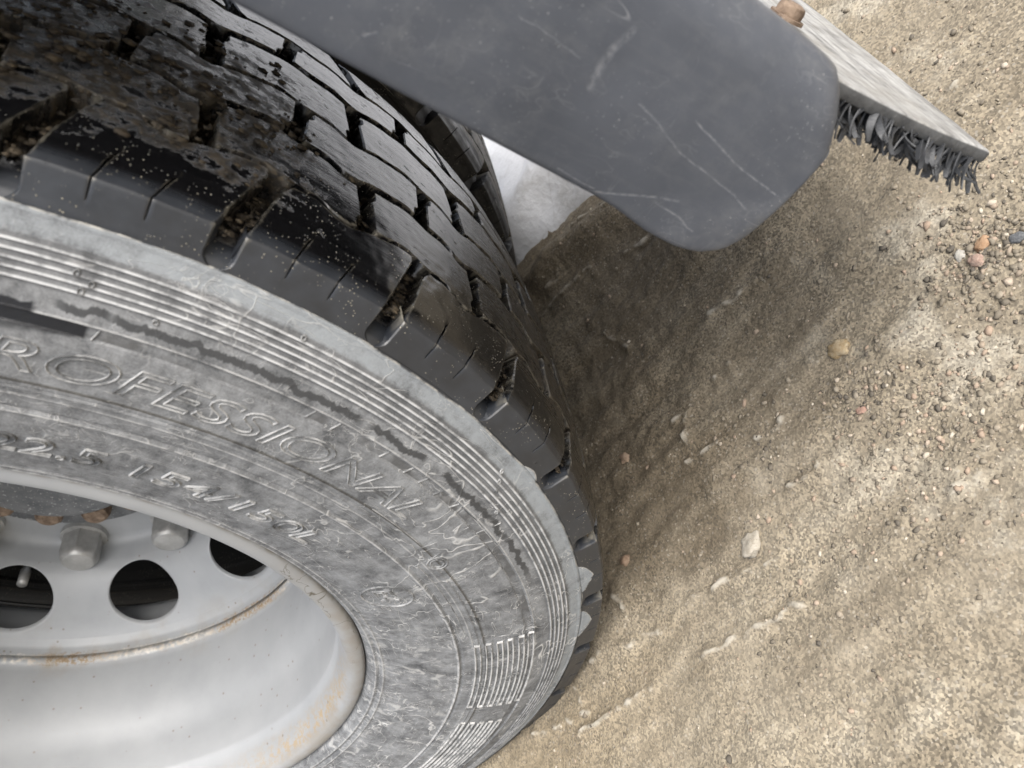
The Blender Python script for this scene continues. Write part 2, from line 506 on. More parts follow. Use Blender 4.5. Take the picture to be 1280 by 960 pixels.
for i in range(6):
    for k in range(NP):
        me = BLOCKS[i][(k * 5 + i) % 3]
        if first:
            o = bpy.data.objects.new('tread_block', me); first = False
        else:
            o = tread_objs[0].copy(); o.data = me
        COL.objects.link(o); o.parent = tyre
        o.rotation_euler = (R(-PITCH * k + (PITCH if k == 0 else 0) * 0), 0, 0)
        tread_objs.append(o)

# crumbs of mud and grit pressed onto the rubber
def ico_arr(sub=1):
    bm = bmesh.new(); bmesh.ops.create_icosphere(bm, subdivisions=sub, radius=1.0)
    v = np.array([q.co[:] for q in bm.verts]); f = [tuple(q.index for q in fc.verts) for fc in bm.faces]; bm.free(); return v, f
def mat_crumb():
    n = NT('mud_crumb'); v = n.obj(wheel)
    a = n.noise(v, 170, 4, .6)
    return n.set(n.mix(n.rng(a, .35, .68), C(.013, .010, .007), C(.092, .070, .042)), .8, n.bump(n.noise(v, 900, 3), .6, .0006))
cv, cf = ico_arr()
VV, FF = [], []
def crumb(x, th, r, s):
    b = len(VV); a = R(th); k = 1 + .30 * rng.standard_normal(len(cv))
    q = cv * k[:, None] * s * np.array([.9, 1.35, .55])
    for p in q:
        rr = r + p[2]; t = a + p[1] / .5
        VV.append((x + p[0], rr * math.cos(t), rr * math.sin(t)))
    FF.extend(tuple(b + i for i in f) for f in cf)
for k in range(3000):
    x = rng.uniform(-.20, -.025); th = rng.uniform(-15, 9)
    dn = pnoise(np.array([x * 45]), np.array([th * .42]), 5)[0] + .42 * (1 - abs(x + .085) / .07) - max(0, -th - 5) * .085
    if rng.random() < dn: crumb(x, th, crown(x) + .0002, .0006 + .0022 * rng.random() ** 3)
for j in range(8):
    for k in range(70):          # packed in the shoulder lugs
        v_ = rng.random(); th = GAPC[0] - PITCH * (j - 1) + 1 - 2 * v_ + rng.normal(0, .38)
        crumb(.003 - .048 * v_, th, .4895 + .006 * rng.random() ** 2, .0007 + .0016 * rng.random() ** 2)
for i in range(1, 5):
    for j in range(7):
        for k in range(45):       # and in the notches between the blocks
            xa = GB[i - 1]; xb = GB[i]
            crumb(rng.uniform(xb, xa), GAPC[i] - PITCH * (j - 1) + rng.normal(0, .25), .4915 + .008 * rng.random() ** 1.5, .0007 + .0015 * rng.random() ** 2)
cr = mesh_obj('mud_crumbs', VV, FF, mat_crumb(), tyre); cr['kind'] = 'stuff'

# ------------------------------------------------------------------ sidewall writing and ribs
def bend_text(body, th_left, th_right, r0, r1, shear=0.0, tube=.0006, raise_=.0004):
    cu = bpy.data.curves.new('tmp_text', 'FONT')
    cu.body = body; cu.size = 1.0; cu.shear = shear
    cu.fill_mode = 'NONE'; cu.bevel_depth = 0.0; cu.resolution_u = 5
    ob = bpy.data.objects.new('tmp_text', cu); COL.objects.link(ob)
    dg = bpy.context.evaluated_depsgraph_get(); dg.update()
    me = bpy.data.meshes.new_from_object(ob.evaluated_get(dg))
    vs = [v.co.copy() for v in me.vertices]; ed = [tuple(e.vertices) for e in me.edges]
    COL.objects.unlink(ob); bpy.data.objects.remove(ob); bpy.data.meshes.remove(me)
    x0 = min(v.x for v in vs); x1 = max(v.x for v in vs); y0 = min(v.y for v in vs); y1 = max(v.y for v in vs)
    out = []
    for v in vs:
        t = (v.x - x0) / (x1 - x0); s = (v.y - y0) / (y1 - y0)
        out.append((th_left + (th_right - th_left) * t, r0 + (r1 - r0) * s))
    return out, ed

def ribbon_lines(paths_rt, w, h, name, mat, parent):
    """raised little ridges along 2-D lines given as (theta, r) vertices and edges"""
    pts, edges = paths_rt
    VV, FF = [], []
    for a, b in edges:
        pa, pb = pts[a], pts[b]
        A = np.array([pa[1] * R(pa[0]), pa[1]]); B = np.array([pb[1] * R(pb[0]), pb[1]])
        d = B - A; L = np.hypot(*d)
        if L < 1e-6: continue
        d /= L; nrm = np.array([-d[1], d[0]])
        A = A - d * w * .35; B = B + d * w * .35
        base = len(VV)
        for q in (A, B):
            for off, up in ((-w, -.0004), (-w * .35, h), (w * .35, h), (w, -.0004)):
                p = q + nrm * off
                r = p[1]; th = p[0] / r
                VV.append((float(side_x(r)) + up, r * math.cos(th), r * math.sin(th)))
        for j in range(3):
            FF.append((base + j, base + j + 1, base + 4 + j + 1, base + 4 + j))
    o = mesh_obj(name, VV, FF, mat, parent)
    fix_normals(o)
    return o

def subdivide(pts, edges, step=.004):
    P, E = list(pts), []
    for a, b in edges:
        (t0, r0), (t1, r1) = P[a], P[b]
        L = math.hypot((t1 - t0) * math.pi / 180 * r0, r1 - r0); k = max(1, int(L / step))
        prev = a
        for i in range(1, k):
            P.append((t0 + (t1 - t0) * i / k, r0 + (r1 - r0) * i / k)); E.append((prev, len(P) - 1)); prev = len(P) - 1
        E.append((prev, b))
    return P, E

ribbon_lines(subdivide(*bend_text('PROFESSIONAL', 7.6, -28.6, .4025, .4205, .30)), .00055, .0008, 'lettering', LETT, tyre)
for body, a, b in (('315/70R22.5', 22.5, -4.4), ('154/150L', -7.0, -26.6)):
    tx = subdivide(*bend_text(body, a, b, .3365, .3535, .12))
    ribbon_lines(tx, .0007, .0012, 'lettering', LETT, tyre)

def arc(r, t0, t1, n=24):
    return [(t0 + (t1 - t0) * i / n, r) for i in range(n + 1)]
def polyl(paths):
    P, E = [], []
    for p in paths:
        b = len(P); P += p; E += [(b + i, b + i + 1) for i in range(len(p) - 1)]
    return P, E
def ell(tc, rc, a, b, n=40):
    return [(tc + math.degrees(a * math.cos(2 * math.pi * i / n) / rc), rc + b * math.sin(2 * math.pi * i / n)) for i in range(n + 1)]
# approval mark: a ring with an E inside
ribbon_lines(polyl([ell(-41.0, .3445, .0150, .0185)]), .0008, .0010, 'approval_ring', LETT, tyre)
ribbon_lines(subdivide(*bend_text('E4', -39.6, -42.3, .338, .351)), .0006, .0008, 'lettering', LETT, tyre)
ribbon_lines(polyl([ell(-36.6, .3945, .0068, .0068), ell(-36.6, .3945, .0046, .0046)]), .0006, .0007, 'moulded_ring', LETT, tyre)
# panel outlines on the sidewall
paths = [[(-33.2, .376), (-33.4, .400), (-33.6, .428)], [(-36.0, .378), (-35.3, .40), (-35.0, .430), (-35.4, .445)],
         arc(.396, -25.5, -33.0, 12), arc(.382, -36.0, -52.0, 20), [(-54.0, .376), (-54.0, .41), (-54.6, .444)],
         arc(.4285, -35.0, -43.0, 14), arc(.434, -31.0, -38.0, 10)]
paths += [[(t, .4285), (t - .3, .4345)] for t in (-.6, -14.5, -16.6, -21.3, -24.0, -25.8, -27.9, -30.2)]
for p_ in paths: ribbon_lines(polyl([p_]), .00045, .0005, 'moulded_line', LETT, tyre)
for r0, t0, t1 in [(r, -55.2, -71.5) for r in (.387, .396, .405, .4135, .4225, .4305)]:
    ribbon_lines(polyl([arc(r0, t0, t1, 26), arc(r0 + .0042, t0, t1, 26), [(t0, r0), (t0, r0 + .0042)], [(t1, r0), (t1, r0 + .0042)]]), .00080, .0014, 'wear_rib', RIBM, tyre)
for r0 in (.388, .397, .406, .4145, .4235):
    ribbon_lines(polyl([arc(r0, -76.5, -96, 26), arc(r0 + .0042, -76.5, -96, 26), [(-76.5, r0), (-76.5, r0 + .0042)]]), .00080, .0014, 'wear_rib', RIBM, tyre)
# little moulding vents on the ridges
for t, r in ((.2, .4545), (.6, .4505), (1.0, .4575), (-3.4, .4465), (-30.6, .4660), (-31.2, .4610), (-31.8, .4560), (-33.9, .4475), (-11.2, .4655)):
    ribbon_lines(polyl([ell(t, r, .0011, .0011, 12)]), .0005, .0009, 'vent_mark', LETT, tyre)

# ------------------------------------------------------------------ rim
def mat_rim():
    n = NT('silver_rim_paint')
    v, x, r, th = n.polar(wheel)
    P = n.comb(x, n.math('MULTIPLY', th, .26), r)
    thd = n.math('MULTIPLY', th, 180 / math.pi)
    a = n.noise(P, 18, 5, .6); b = n.noise(P, 160, 4, .6)
    col = n.mix(n.rng(a, .3, .75), C(.32, .333, .346), C(.385, .397, .408))
    # tan film
    film = n.math('MULTIPLY', n.rng(n.noise(P, 30, 5, .6), .48, .70), n.rng(n.math('ABSOLUTE', n.math('ADD', x, .178)), .034, .006))
    film = n.math('MULTIPLY', film, n.rng(n.noise(n.comb(0.0, n.math('MULTIPLY', th, .26), 0.0), 9, 3), .40, .60))
    col = n.mix(n.math('MULTIPLY', film, .75), col, C(.30, .255, .18))
    # weld line: chalky with rust
    wx = n.math('ABSOLUTE', n.math('ADD', n.math('ADD', x, .1735), n.math('MULTIPLY', n.math('SUBTRACT', b, .5), .008)))
    weld = n.rng(wx, .0062, .0035)
    col = n.mix(n.math('MULTIPLY', weld, n.rng(n.noise(P, 210, 4), .4, .6)), col, C(.66, .63, .57))
    rp = n.rng(n.noise(P, 34, 6, .72), .48, .56)
    patches = n.math('MAXIMUM', n.math('MULTIPLY', n.rng(thd, -172, -166), n.rng(thd, -148, -158)), n.math('MULTIPLY', n.rng(thd, -128, -122), n.rng(thd, -96, -104)))
    rust = n.math('MULTIPLY', n.rng(wx, .0082, .0040), n.math('MULTIPLY', n.math('MAXIMUM', n.math('MULTIPLY', rp, .35), patches), n.rng(n.noise(P, 210, 6, .75), .44, .54)))
    col = n.mix(n.math('MULTIPLY', rust, .9), col, n.mix(n.noise(P, 400, 3), C(.16, .095, .045), C(.38, .28, .165)))
    # rust runs on the inside of the lip
    lx = n.math('MULTIPLY', n.rng(x, -.030, -.012), n.rng(x, .0015, -.003))
    lr = n.math('MULTIPLY', lx, n.math('MULTIPLY', n.math('MULTIPLY', n.rng(thd, -62, -74), n.rng(thd, -128, -100)), n.rng(n.noise(P, 170, 7, .78), .47, .55)))
    col = n.mix(n.math('MULTIPLY', lr, .75), col, C(.42, .30, .15))
    # grime on the lip crown where it meets the tyre
    gx = n.math('MULTIPLY', n.rng(x, -.010, -.001), n.math('MULTIPLY', n.rng(thd, -22, -50), n.rng(n.noise(P, 34, 5, .6), .36, .58)))
    col = n.mix(n.math('MULTIPLY', gx, .8), col, C(.30, .28, .25))
    cr = n.math('MULTIPLY', n.contour(P, 42, .010, 3, .8), n.math('MULTIPLY', n.rng(thd, -26, -36), n.math('MULTIPLY', n.rng(thd, -66, -50), n.rng(x, -.012, -.004))))
    col = n.mix(cr, col, C(.10, .085, .06))
    dr_ = n.math('MULTIPLY', n.rng(r, .2955, .2975), n.rng(n.noise(P, 90, 4), .30, .62))
    col = n.mix(n.math('MULTIPLY', dr_, .8), col, C(.20, .18, .15))
    # specks
    vd = n.vor(P, 95, 'F1', 'Distance'); vc = n.sep(n.vor(P, 95, 'F1', 'Color'))[0]
    sp = n.math('MULTIPLY', n.rng(vd, .16, .07), n.rng(vc, .70, .74))
    col = n.mix(n.math('MULTIPLY', sp, .75), col, C(.20, .17, .13))
    sp2 = n.math('MULTIPLY', n.rng(n.noise(P, 300, 3, .6), .66, .72), n.rng(n.noise(P, 14, 2), .50, .62))
    col = n.mix(n.math('MULTIPLY', sp2, .5), col, C(.36, .32, .26))
    rough = n.math('ADD', .47, n.math('ADD', n.math('MULTIPLY', film, .3), n.math('MULTIPLY', rust, .4)))
    hb = n.math('ADD', n.math('MULTIPLY', b, .25), n.math('MULTIPLY', n.math('MAXIMUM', rust, n.math('MULTIPLY', weld, n.noise(P, 260, 3))), 1.2))
    return n.set(col, rough, n.bump(hb, .5, .0006), .08, .45)
RIM = mat_rim()

rim_prof = [(-.0065, .2975), (-.0035, .2984), (-.0005, .2984), (.0018, .2966), (.0030, .2935), (.0033, .2905), (.0026, .2870), (.0008, .2845), (-.0022, .2825), (-.007, .2808), (-.014, .2792), (-.024, .2775), (-.0345, .2760),
            (-.0355, .2748), (-.0400, .2740), (-.055, .2735), (-.070, .2730), (-.080, .2718), (-.092, .2680), (-.105, .2640), (-.125, .2610), (-.145, .2602), (-.160, .2604), (-.1665, .2606),
            (-.1690, .2592), (-.1715, .2580), (-.1740, .2582), (-.1765, .2595), (-.1790, .2612), (-.190, .2622), (-.205, .2640), (-.225, .2690), (-.240, .2760), (-.249, .2830), (-.2535, .2905), (-.2545, .2950), (-.253, .2984), (-.250, .2990)]
V, F = lathe(rim_prof, 360)
rim = mesh_obj('rim', V, F, RIM, wheel)
# bead seat behind (closes the barrel from the tyre side)
# --- disc with hand holes
DP = [(-.1775, .2578), (-.186, .2565), (-.194, .2515), (-.2015, .2440), (-.2080, .2350), (-.2140, .2250), (-.2200, .2150), (-.2265, .2060), (-.2340, .1980), (-.2430, .1915), (-.2530, .1872), (-.2630, .1848), (-.2715, .1830), (-.2770, .1795), (-.2795, .1740), (-.2800, .1650), (-.2800, .1400), (-.2800, .1050)]
DPn = np.array(DP); seg = np.hypot(np.diff(DPn[:, 0]), np.diff(DPn[:, 1])); S_ = np.concatenate([[0], np.cumsum(seg)])
def disc_pt(s):
    return float(np.interp(s, S_, DPn[:, 0])), float(np.interp(s, S_, DPn[:, 1]))
s_mid = float(np.interp(.2150, DPn[::-1, 1], S_[::-1]))
RH, HS, RM = .0395, .0450, .2150
def disc_mesh():
    VV, FF = [], []
    hole_ang = [-141.2 + 36 * k for k in range(10)]
    ah = math.radians(18) * RM
    K = 64
    ang = []
    corner = math.atan2(HS, ah)
    ring_t = [0.0, .06, .18, .4, .7, 1.0]
    for hc in hole_ang:
        base = len(VV)
        cs = [2 * math.pi * i / K for i in range(K)]
        # snap nearest samples on the rectangle corners
        for cor in (corner, math.pi - corner, math.pi + corner, 2 * math.pi - corner):
            j = min(range(K), key=lambda i: abs(cs[i] - cor)); cs[j] = cor
        loops = []
        # depth loops first (wall of the hole)
        for dep, rad in ((.0050, RH - .0012), (.0022, RH - .0012), (.0008, RH - .0007)):
            loops.append([(rad * math.cos(a), rad * math.sin(a), dep) for a in cs])
        for t in ring_t:
            L = []
            for a in cs:
                ca, sa = math.cos(a), math.sin(a)
                k = min(ah / abs(ca) if abs(ca) > 1e-9 else 1e9, HS / abs(sa) if abs(sa) > 1e-9 else 1e9)
                rad = RH + (k - RH) * t
                L.append((rad * ca, rad * sa, 0.0))
            loops.append(L)
        for L in loops:
            for (p, q, dep) in L:
                x, r = disc_pt(s_mid + q)
                th = math.radians(hc) + p / RM
                x -= dep * .85; r -= dep * .5 * 0
                VV.append((x, r * math.cos(th), r * math.sin(th)))
        nl = len(loops)
        for l in range(nl - 1):
            for i in range(K):
                j = (i + 1) % K
                FF.append((base + l * K + i, base + l * K + j, base + (l + 1) * K + j, base + (l + 1) * K + i))
    for s0, s1, m in ((0.0, s_mid - HS, 8), (s_mid + HS, S_[-1], 30)):
        pr = [disc_pt(s0 + (s1 - s0) * i / m) for i in range(m + 1)]
        v2, f2 = lathe(pr, 360)
        b = len(VV); VV += [tuple(p) for p in v2]; FF += [tuple(b + i for i in f) for f in f2]
    return VV, FF
VV, FF = disc_mesh()
disc = mesh_obj('rim_disc', VV, FF, RIM, rim)
bm = bmesh.new(); bm.from_mesh(disc.data)
bmesh.ops.remove_doubles(bm, verts=bm.verts, dist=.0004)
bmesh.ops.recalc_face_normals(bm, faces=bm.faces); bm.to_mesh(disc.data); bm.free()
disc.data.polygons.foreach_set('use_smooth', [True] * len(disc.data.polygons))

# --- nuts, hub
def simple_mat(name, c0, c1, scale=60, rough=.5, metal=0.0, bump=.3, lo=.35, hi=.65, spk=None):
    n = NT(name); v = n.obj()
    a = n.noise(v, scale, 6, .62)
    col = n.mix(n.rng(a, lo, hi), C(*c0), C(*c1))
    if spk:
        col = n.mix(n.rng(n.noise(v, scale * 5, 3, .6), .60, .68), col, C(*spk))
    return n.set(col, rough, n.bump(n.noise(v, scale * 4, 4), bump, .0006), metal)
NUTM = simple_mat('nut_steel', (.33, .33, .32), (.46, .46, .45), 70, .42, .45, .25)
HUBM = simple_mat('hub_paint', (.095, .102, .110), (.165, .172, .178), 60, .6, 0, .5, spk=(.36, .37, .37))
RUSTM = simple_mat('rusty_steel', (.10, .066, .045), (.27, .20, .145), 130, .85, 0, 1.0)
DARKM = simple_mat('brake_drum_iron', (.012, .012, .012), (.03, .027, .023), 40, .8, 0, .5)

def hex_nut(name, n, prof, mat, parent, hexr=None):
    """prof: (x, r, flat) rings; hexagonal sections round off at the end"""
    K = 36; VV, FF = [], []
    for (x, r, hx) in prof:
        for i in range(K):
            a = 2 * math.pi * i / K
            s = (a % (math.pi / 3)) - math.pi / 6
            rr = r * (1 - hx) + hx * (r * math.cos(math.pi / 6) / math.cos(s))
            VV.append((x, rr * math.cos(a), rr * math.sin(a)))
    for l in range(len(prof) - 1):
        for i in range(K):
            j = (i + 1) % K
            FF.append((l * K + i, l * K + j, (l + 1) * K + j, (l + 1) * K + i))
    FF.append(tuple((len(prof) - 1) * K + i for i in range(K)))
    o = mesh_obj(name, VV, FF, mat, parent)
    fix_normals(o)
    try: o.data.set_sharp_from_angle(angle=R(28))
    except Exception: pass
    return o
nut_me = None
for k in range(10):
    a = R(-159.2 + 36 * k)
    if nut_me is None:
        # washer, hexagon, domed chamfer
        o = hex_nut('wheel_nut', 6, [(0, .0245, 0), (.006, .0245, 0), (.0065, .0215, 1), (.0215, .0215, 1), (.0290, .0216, 1), (.0330, .0200, .30), (.0365, .0182, 0), (.0388, .0160, 0), (.0395, .0130, 0), (.0398, .001, 0)], NUTM, wheel)
        nut_me = o
    else:
        o = nut_me.copy(); COL.objects.link(o); o.parent = wheel
    o.location = (-.2795, .1675 * math.cos(a), .1675 * math.sin(a)); o.rotation_euler = (a + .35 * k, 0, 0)
V, F = lathe([(-.2790, .132), (-.2700, .132), (-.2680, .130), (-.2670, .105), (-.2670, .092), (-.2600, .090), (-.2480, .0870), (-.2430, .0835), (-.2415, .0815), (-.2395, .0795), (-.2385, .076), (-.2378, .070), (-.2370, .055), (-.2365, .03), (-.2365, .001)], 120)
hub = mesh_obj('axle_hub', V, F, HUBM, wheel)
hb = None
for k in range(14):
    a = R(-170 + 360 / 14 * k)
    if hb is None:
        hb = o = hex_nut('hub_bolt', 6, [(0, .0150, 1), (.009, .0150, 1), (.013, .0138, .4), (.016, .0105, 0), (.017, .005, 0)], RUSTM, hub)
    else:
        o = hb.copy(); COL.objects.link(o); o.parent = hub
    o.location = (-.2668, .1015 * math.cos(a), .1015 * math.sin(a)); o.rotation_euler = (a, 0, 0)

# ------------------------------------------------------------------ inner wheel of the pair
DX = -.370
wheel2 = empty('truck_wheel', (DX, 0, HUB))
tag(wheel2, 'inner dual truck wheel, black and muddy, mostly hidden behind the outer one', 'wheel', 'dual wheels on the truck axle')
tyre2 = tyre.copy(); tyre2.data = tyre.data.copy(); tyre2.data.materials.clear(); tyre2.data.materials.append(RUBC)
COL.objects.link(tyre2); tyre2.parent = wheel2
for o in tread_objs:
    c = o.copy(); COL.objects.link(c); c.parent = tyre2
rim2 = rim.copy(); rim2.data = rim.data.copy()
COL.objects.link(rim2); rim2.parent = wheel2
GREYM = simple_mat('inner_rim_paint', (.42, .42, .41), (.60, .60, .59), 40, .6, .1, .4)
rim2.data.materials.clear(); rim2.data.materials.append(GREYM)
disc2 = disc.copy(); disc2.data = disc.data.copy(); disc2.data.materials.clear(); disc2.data.materials.append(GREYM)
for v_ in disc2.data.vertices: v_.co.x = -.5625 - v_.co.x - DX - .0
disc2.data.flip_normals()
COL.objects.link(disc2); disc2.parent = rim2
V, F = lathe([(-.02, .02), (-.02, .205), (-.025, .212), (-.22, .212), (-.22, .02)], 96)
drum = mesh_obj('brake_drum', V, F, DARKM, wheel2)
# valve stem of the inner tyre seen through a hand hole
def tube(name, pts, rad, mat, parent, K=12):
    VV, FF = [], []
    pts = [Vector(p) for p in pts]
    for i, p in enumerate(pts):
        d = (pts[min(i + 1, len(pts) - 1)] - pts[max(i - 1, 0)]).normalized()
        u = d.orthogonal().normalized(); w = d.cross(u)
        rr = rad[i] if isinstance(rad, (list, tuple)) else rad
        for j in range(K):
            a = 2 * math.pi * j / K
            VV.append(p + (u * math.cos(a) + w * math.sin(a)) * rr)
    for i in range(len(pts) - 1):
        for j in range(K):
            k = (j + 1) % K
            FF.append((i * K + j, i * K + k, (i + 1) * K + k, (i + 1) * K + j))
    FF.append(tuple(range(K))); FF.append(tuple((len(pts) - 1) * K + j for j in range(K)))
    o = mesh_obj(name, VV, FF, mat, parent); fix_normals(o); return o
a = R(-176.5)
tube('valve_stem', [Vector((x - DX, r * math.cos(a), r * math.sin(a))) for x, r in ((-.355, .246), (-.30, .236), (-.265, .226), (-.2645, .2258), (-.245, .222))], [.0042, .0042, .0042, .0060, .0056], NUTM, wheel2)

# ------------------------------------------------------------------ mudguard with flap
MARKS = [([(-.0049, .116), (.0103, .1174), (.020, .114)], .0026, .75),
         ([(.0041, .0677), (-.0022, .0395), (-.0056, .0086)], .0008, .9),
         ([(-.0007, .0935), (-.0099, .0637), (-.0133, .034), (-.0176, .0143)], .0008, .7),
         ([(-.0445, .087), (-.0353, .0659), (-.0287, .0475)], .0011, .9),
         ([(-.0346, .057), (-.0362, .041), (-.0389, .0295)], .0009, .7),
         ([(-.0408, .1058), (-.0418, .0859)], .0007, .8),
         ([(.0043, .1543), (.0045, .1468), (.0024, .1259)], .0006, .6),
         ([(-.0286, .201), (-.0252, .197)], .0008, .9)]
def mat_plastic():
    n = NT('scuffed_black_plastic')
    v = n.obj()
    a = n.noise(v, 11, 5, .6); b = n.noise(v, 160, 5, .6)
    col = n.mix(n.rng(a, .3, .72), C(.066, .074, .090), C(.110, .120, .142))
    hz = n.math('MULTIPLY', n.rng(n.noise(n.map(v, (1, 30, 4), (0, 0, 0), (R(-12), 0, 0)), 6, 6, .65), .50, .78), .40)
    col = n.mix(hz, col, C(.115, .122, .137))
    fl = n.math('MULTIPLY', n.rng(n.noise(v, 75, 8, .72), .47, .72), n.rng(n.noise(v, 13, 4, .6), .34, .64))
    col = n.mix(n.math('MULTIPLY', fl, .50), col, C(.19, .197, .205))
    fs = n.math('MULTIPLY', n.contour(n.map(v, (1, 7, 3), (0, 3, 9), (R(-35), 0, 0)), 14, .012, 2), n.rng(n.noise(v, 38, 3), .50, .60))
    fs2 = n.math('MULTIPLY', n.contour(n.map(v, (1, 3, 9), (0, 5, 2), (R(20), 0, 0)), 12, .010, 2), n.rng(n.noise(n.map(v, (1, 1, 1), (7, 1, 3)), 34, 3), .54, .62))
    col = n.mix(n.math('MULTIPLY', n.math('MAXIMUM', fs, fs2), .14), col, C(.30, .31, .325))
    edge_hl = n.rng(n.n('NewGeometry').outputs['Pointiness'], .52, .58)  # edge highlight painted into the colour along convex edges
    col = n.mix(n.math('MULTIPLY', edge_hl, n.rng(b, .35, .6, .1, .5)), col, C(.34, .345, .35))
    dots = n.math('MULTIPLY', n.rng(n.noise(v, 620, 3, .6), .66, .70), n.rng(n.noise(v, 24, 3), .42, .62))
    col = n.mix(n.math('MULTIPLY', dots, .75), col, C(.34, .35, .36))
    sx = n.math('MULTIPLY', n.contour(n.map(v, (1, 26, 3), (0, 2, 5), (R(-8), 0, 0)), 1.3, .004, 1), n.rng(n.noise(v, 16, 2), .62, .70))
    sy = n.math('MULTIPLY', n.contour(n.map(v, (1, 34, 5), (0, 7, 1), (R(-28), 0, 0)), 1.5, .004, 1), n.rng(n.noise(n.map(v, (1, 1, 1), (4, 4, 4)), 18, 2), .64, .72))
    yy, zz = n.sep(v)[1:]
    wv = n.n('TexNoise', {'Vector': v, 'Scale': 90.0, 'Detail': 3.0}).outputs['Fac']
    wob = n.math('MULTIPLY', n.math('SUBTRACT', wv, .5), .003)
    marks = None
    for pl, wd, amt in MARKS:
        for (ay, az), (by, bz) in zip(pl[:-1], pl[1:]):
            dy, dz = by - ay, bz - az; L2 = dy * dy + dz * dz
            py_ = n.math('SUBTRACT', n.math('ADD', yy, wob), ay); pz_ = n.math('SUBTRACT', n.math('SUBTRACT', zz, wob), az)
            t = n.math('DIVIDE', n.math('ADD', n.math('MULTIPLY', py_, dy), n.math('MULTIPLY', pz_, dz)), L2, clamp=True)
            ey = n.math('SUBTRACT', py_, n.math('MULTIPLY', t, dy)); ez = n.math('SUBTRACT', pz_, n.math('MULTIPLY', t, dz))
            d = n.math('SQRT', n.math('ADD', n.math('MULTIPLY', ey, ey), n.math('MULTIPLY', ez, ez)))
            m_ = n.math('MULTIPLY', n.rng(d, wd * .85, wd * .2), amt * .8)
            marks = m_ if marks is None else n.math('MAXIMUM', marks, m_)
    marks = n.math('MULTIPLY', marks, n.rng(n.noise(v, 230, 6, .75), .38, .60))
    sc = n.math('MAXIMUM', n.math('MAXIMUM', sx, sy), marks)
    col = n.mix(n.math('MULTIPLY', sc, .55), col, C(.36, .37, .39))
    h = n.math('ADD', n.math('MULTIPLY', b, .4), n.math('MULTIPLY', sc, -.6))
    nb = n.bump(h, .35, .0006)
    nb = n.bump(n.noise(v, 12, 2), .35, .008, nb)
    return n.set(col, n.math('ADD', .40, n.math('MULTIPLY', a, .14)), nb, 0, .35)
PLA = mat_plastic()
guard = empty('mudguard', (.02, .63, .22))
tag(guard, 'scuffed dark grey plastic mudguard with rounded corners and a bristled rubber flap', 'mudguard')
go = Vector(guard.location)
OUT = [(0.5898, 0.4656), (0.587, 0.3954), (0.5843, 0.304), (0.5832, 0.2897), (0.5797, 0.2699), (0.5788, 0.2515), (0.5808, 0.2373), (0.5871, 0.2268), (0.5965, 0.2215), (0.6062, 0.2199), (0.6342, 0.2185), (0.6535, 0.2182), (0.6625, 0.2204), (0.6698, 0.2246), (0.6748, 0.2295), (0.6788, 0.236), (0.6800, 0.2467), (0.6806, 0.2643), (0.6812, 0.2972), (.683, .380), (.684, .4656)]
left = sorted(OUT[:12], key=lambda p: p[1]); right = sorted(OUT[11:], key=lambda p: p[1])
def panel():
    # rows from the lower end upward, then round over the wheel
    zz = sorted(set([.2184, .2186, .2190, .2196, .2203, .2212, .2224, .2240, .226, .2285, .232, .236, .242, .25, .26, .27, .28, .29, .304] + list(np.linspace(.32, .4656, 12))))
    ts = [0, .004, .010, .018, .03, .05, .08] + list(np.linspace(.14, .86, 11)) + [.92, .95, .97, .982, .990, .996, 1.0]
    lz, ly = [p[1] for p in left], [p[0] for p in left]; rz, ry = [p[1] for p in right], [p[0] for p in right]
    rows = []
    def prof_x(t, w, dz):
        d = min(t * w, (1 - t) * w * 1.0, dz)
        rad = .0032
        e = 0.0 if d >= rad else rad - math.sqrt(max(0.0, rad * rad - (rad - d) ** 2))
        return .020 + .0050 * (1 - (2 * t - 1) ** 2) - e - .010 * max(0, t - .80) ** 2 / .04
    for z in zz:
        a, b = np.interp(z, lz, ly), np.interp(z, rz, ry)
        row = []
        for t in ts:
            row.append((prof_x(t, b - a, z - .2182), a + (b - a) * t, z))
        # return edges: front lip and rear fold
        x, y, z_ = row[0]; row.insert(0, (x - .003, y + .0012, z_))
        x, y, z_ = row[-1]; row += [(x - .004, y + .0004, z_), (x - .012, y - .0006, z_)]
        rows.append(row)
    # arc over the wheel
    for k in range(1, 46):
        th = R(k * 3.8)
        row = []
        for t in ts:
            rad = .5898 + (.684 - .5898) * t
            row.append((prof_x(t, .094, 1), rad * math.cos(th), HUB - .0114 + rad * math.sin(th)))
        def sh(p, dx, dr):
            r0 = math.hypot(p[1], p[2] - HUB + .0114); k_ = (r0 + dr) / r0
            return (p[0] + dx, p[1] * k_, HUB - .0114 + (p[2] - HUB + .0114) * k_)
        row = [sh(row[0], -.003, .0012)] + row + [sh(row[-1], -.004, .0004), sh(row[-1], -.012, -.0006)]
        rows.append(row)
    nc = len(rows[0])
    VV = [tuple(Vector(p) - go) for r in rows for p in r]
    FF = [(i * nc + j, i * nc + j + 1, (i + 1) * nc + j + 1, (i + 1) * nc + j) for i in range(len(rows) - 1) for j in range(nc - 1)]
    # close the lower end back towards the wheel side
    b = len(VV)
    for p in rows[0]: VV.append(tuple(Vector((p[0] - .003, p[1], p[2] + .0006)) - go))
    FF += [(j + 1, j, b + j, b + j + 1) for j in range(nc - 1)]
    o = mesh_obj('side_panel', VV, FF, PLA, guard)
    return o
pan = panel()
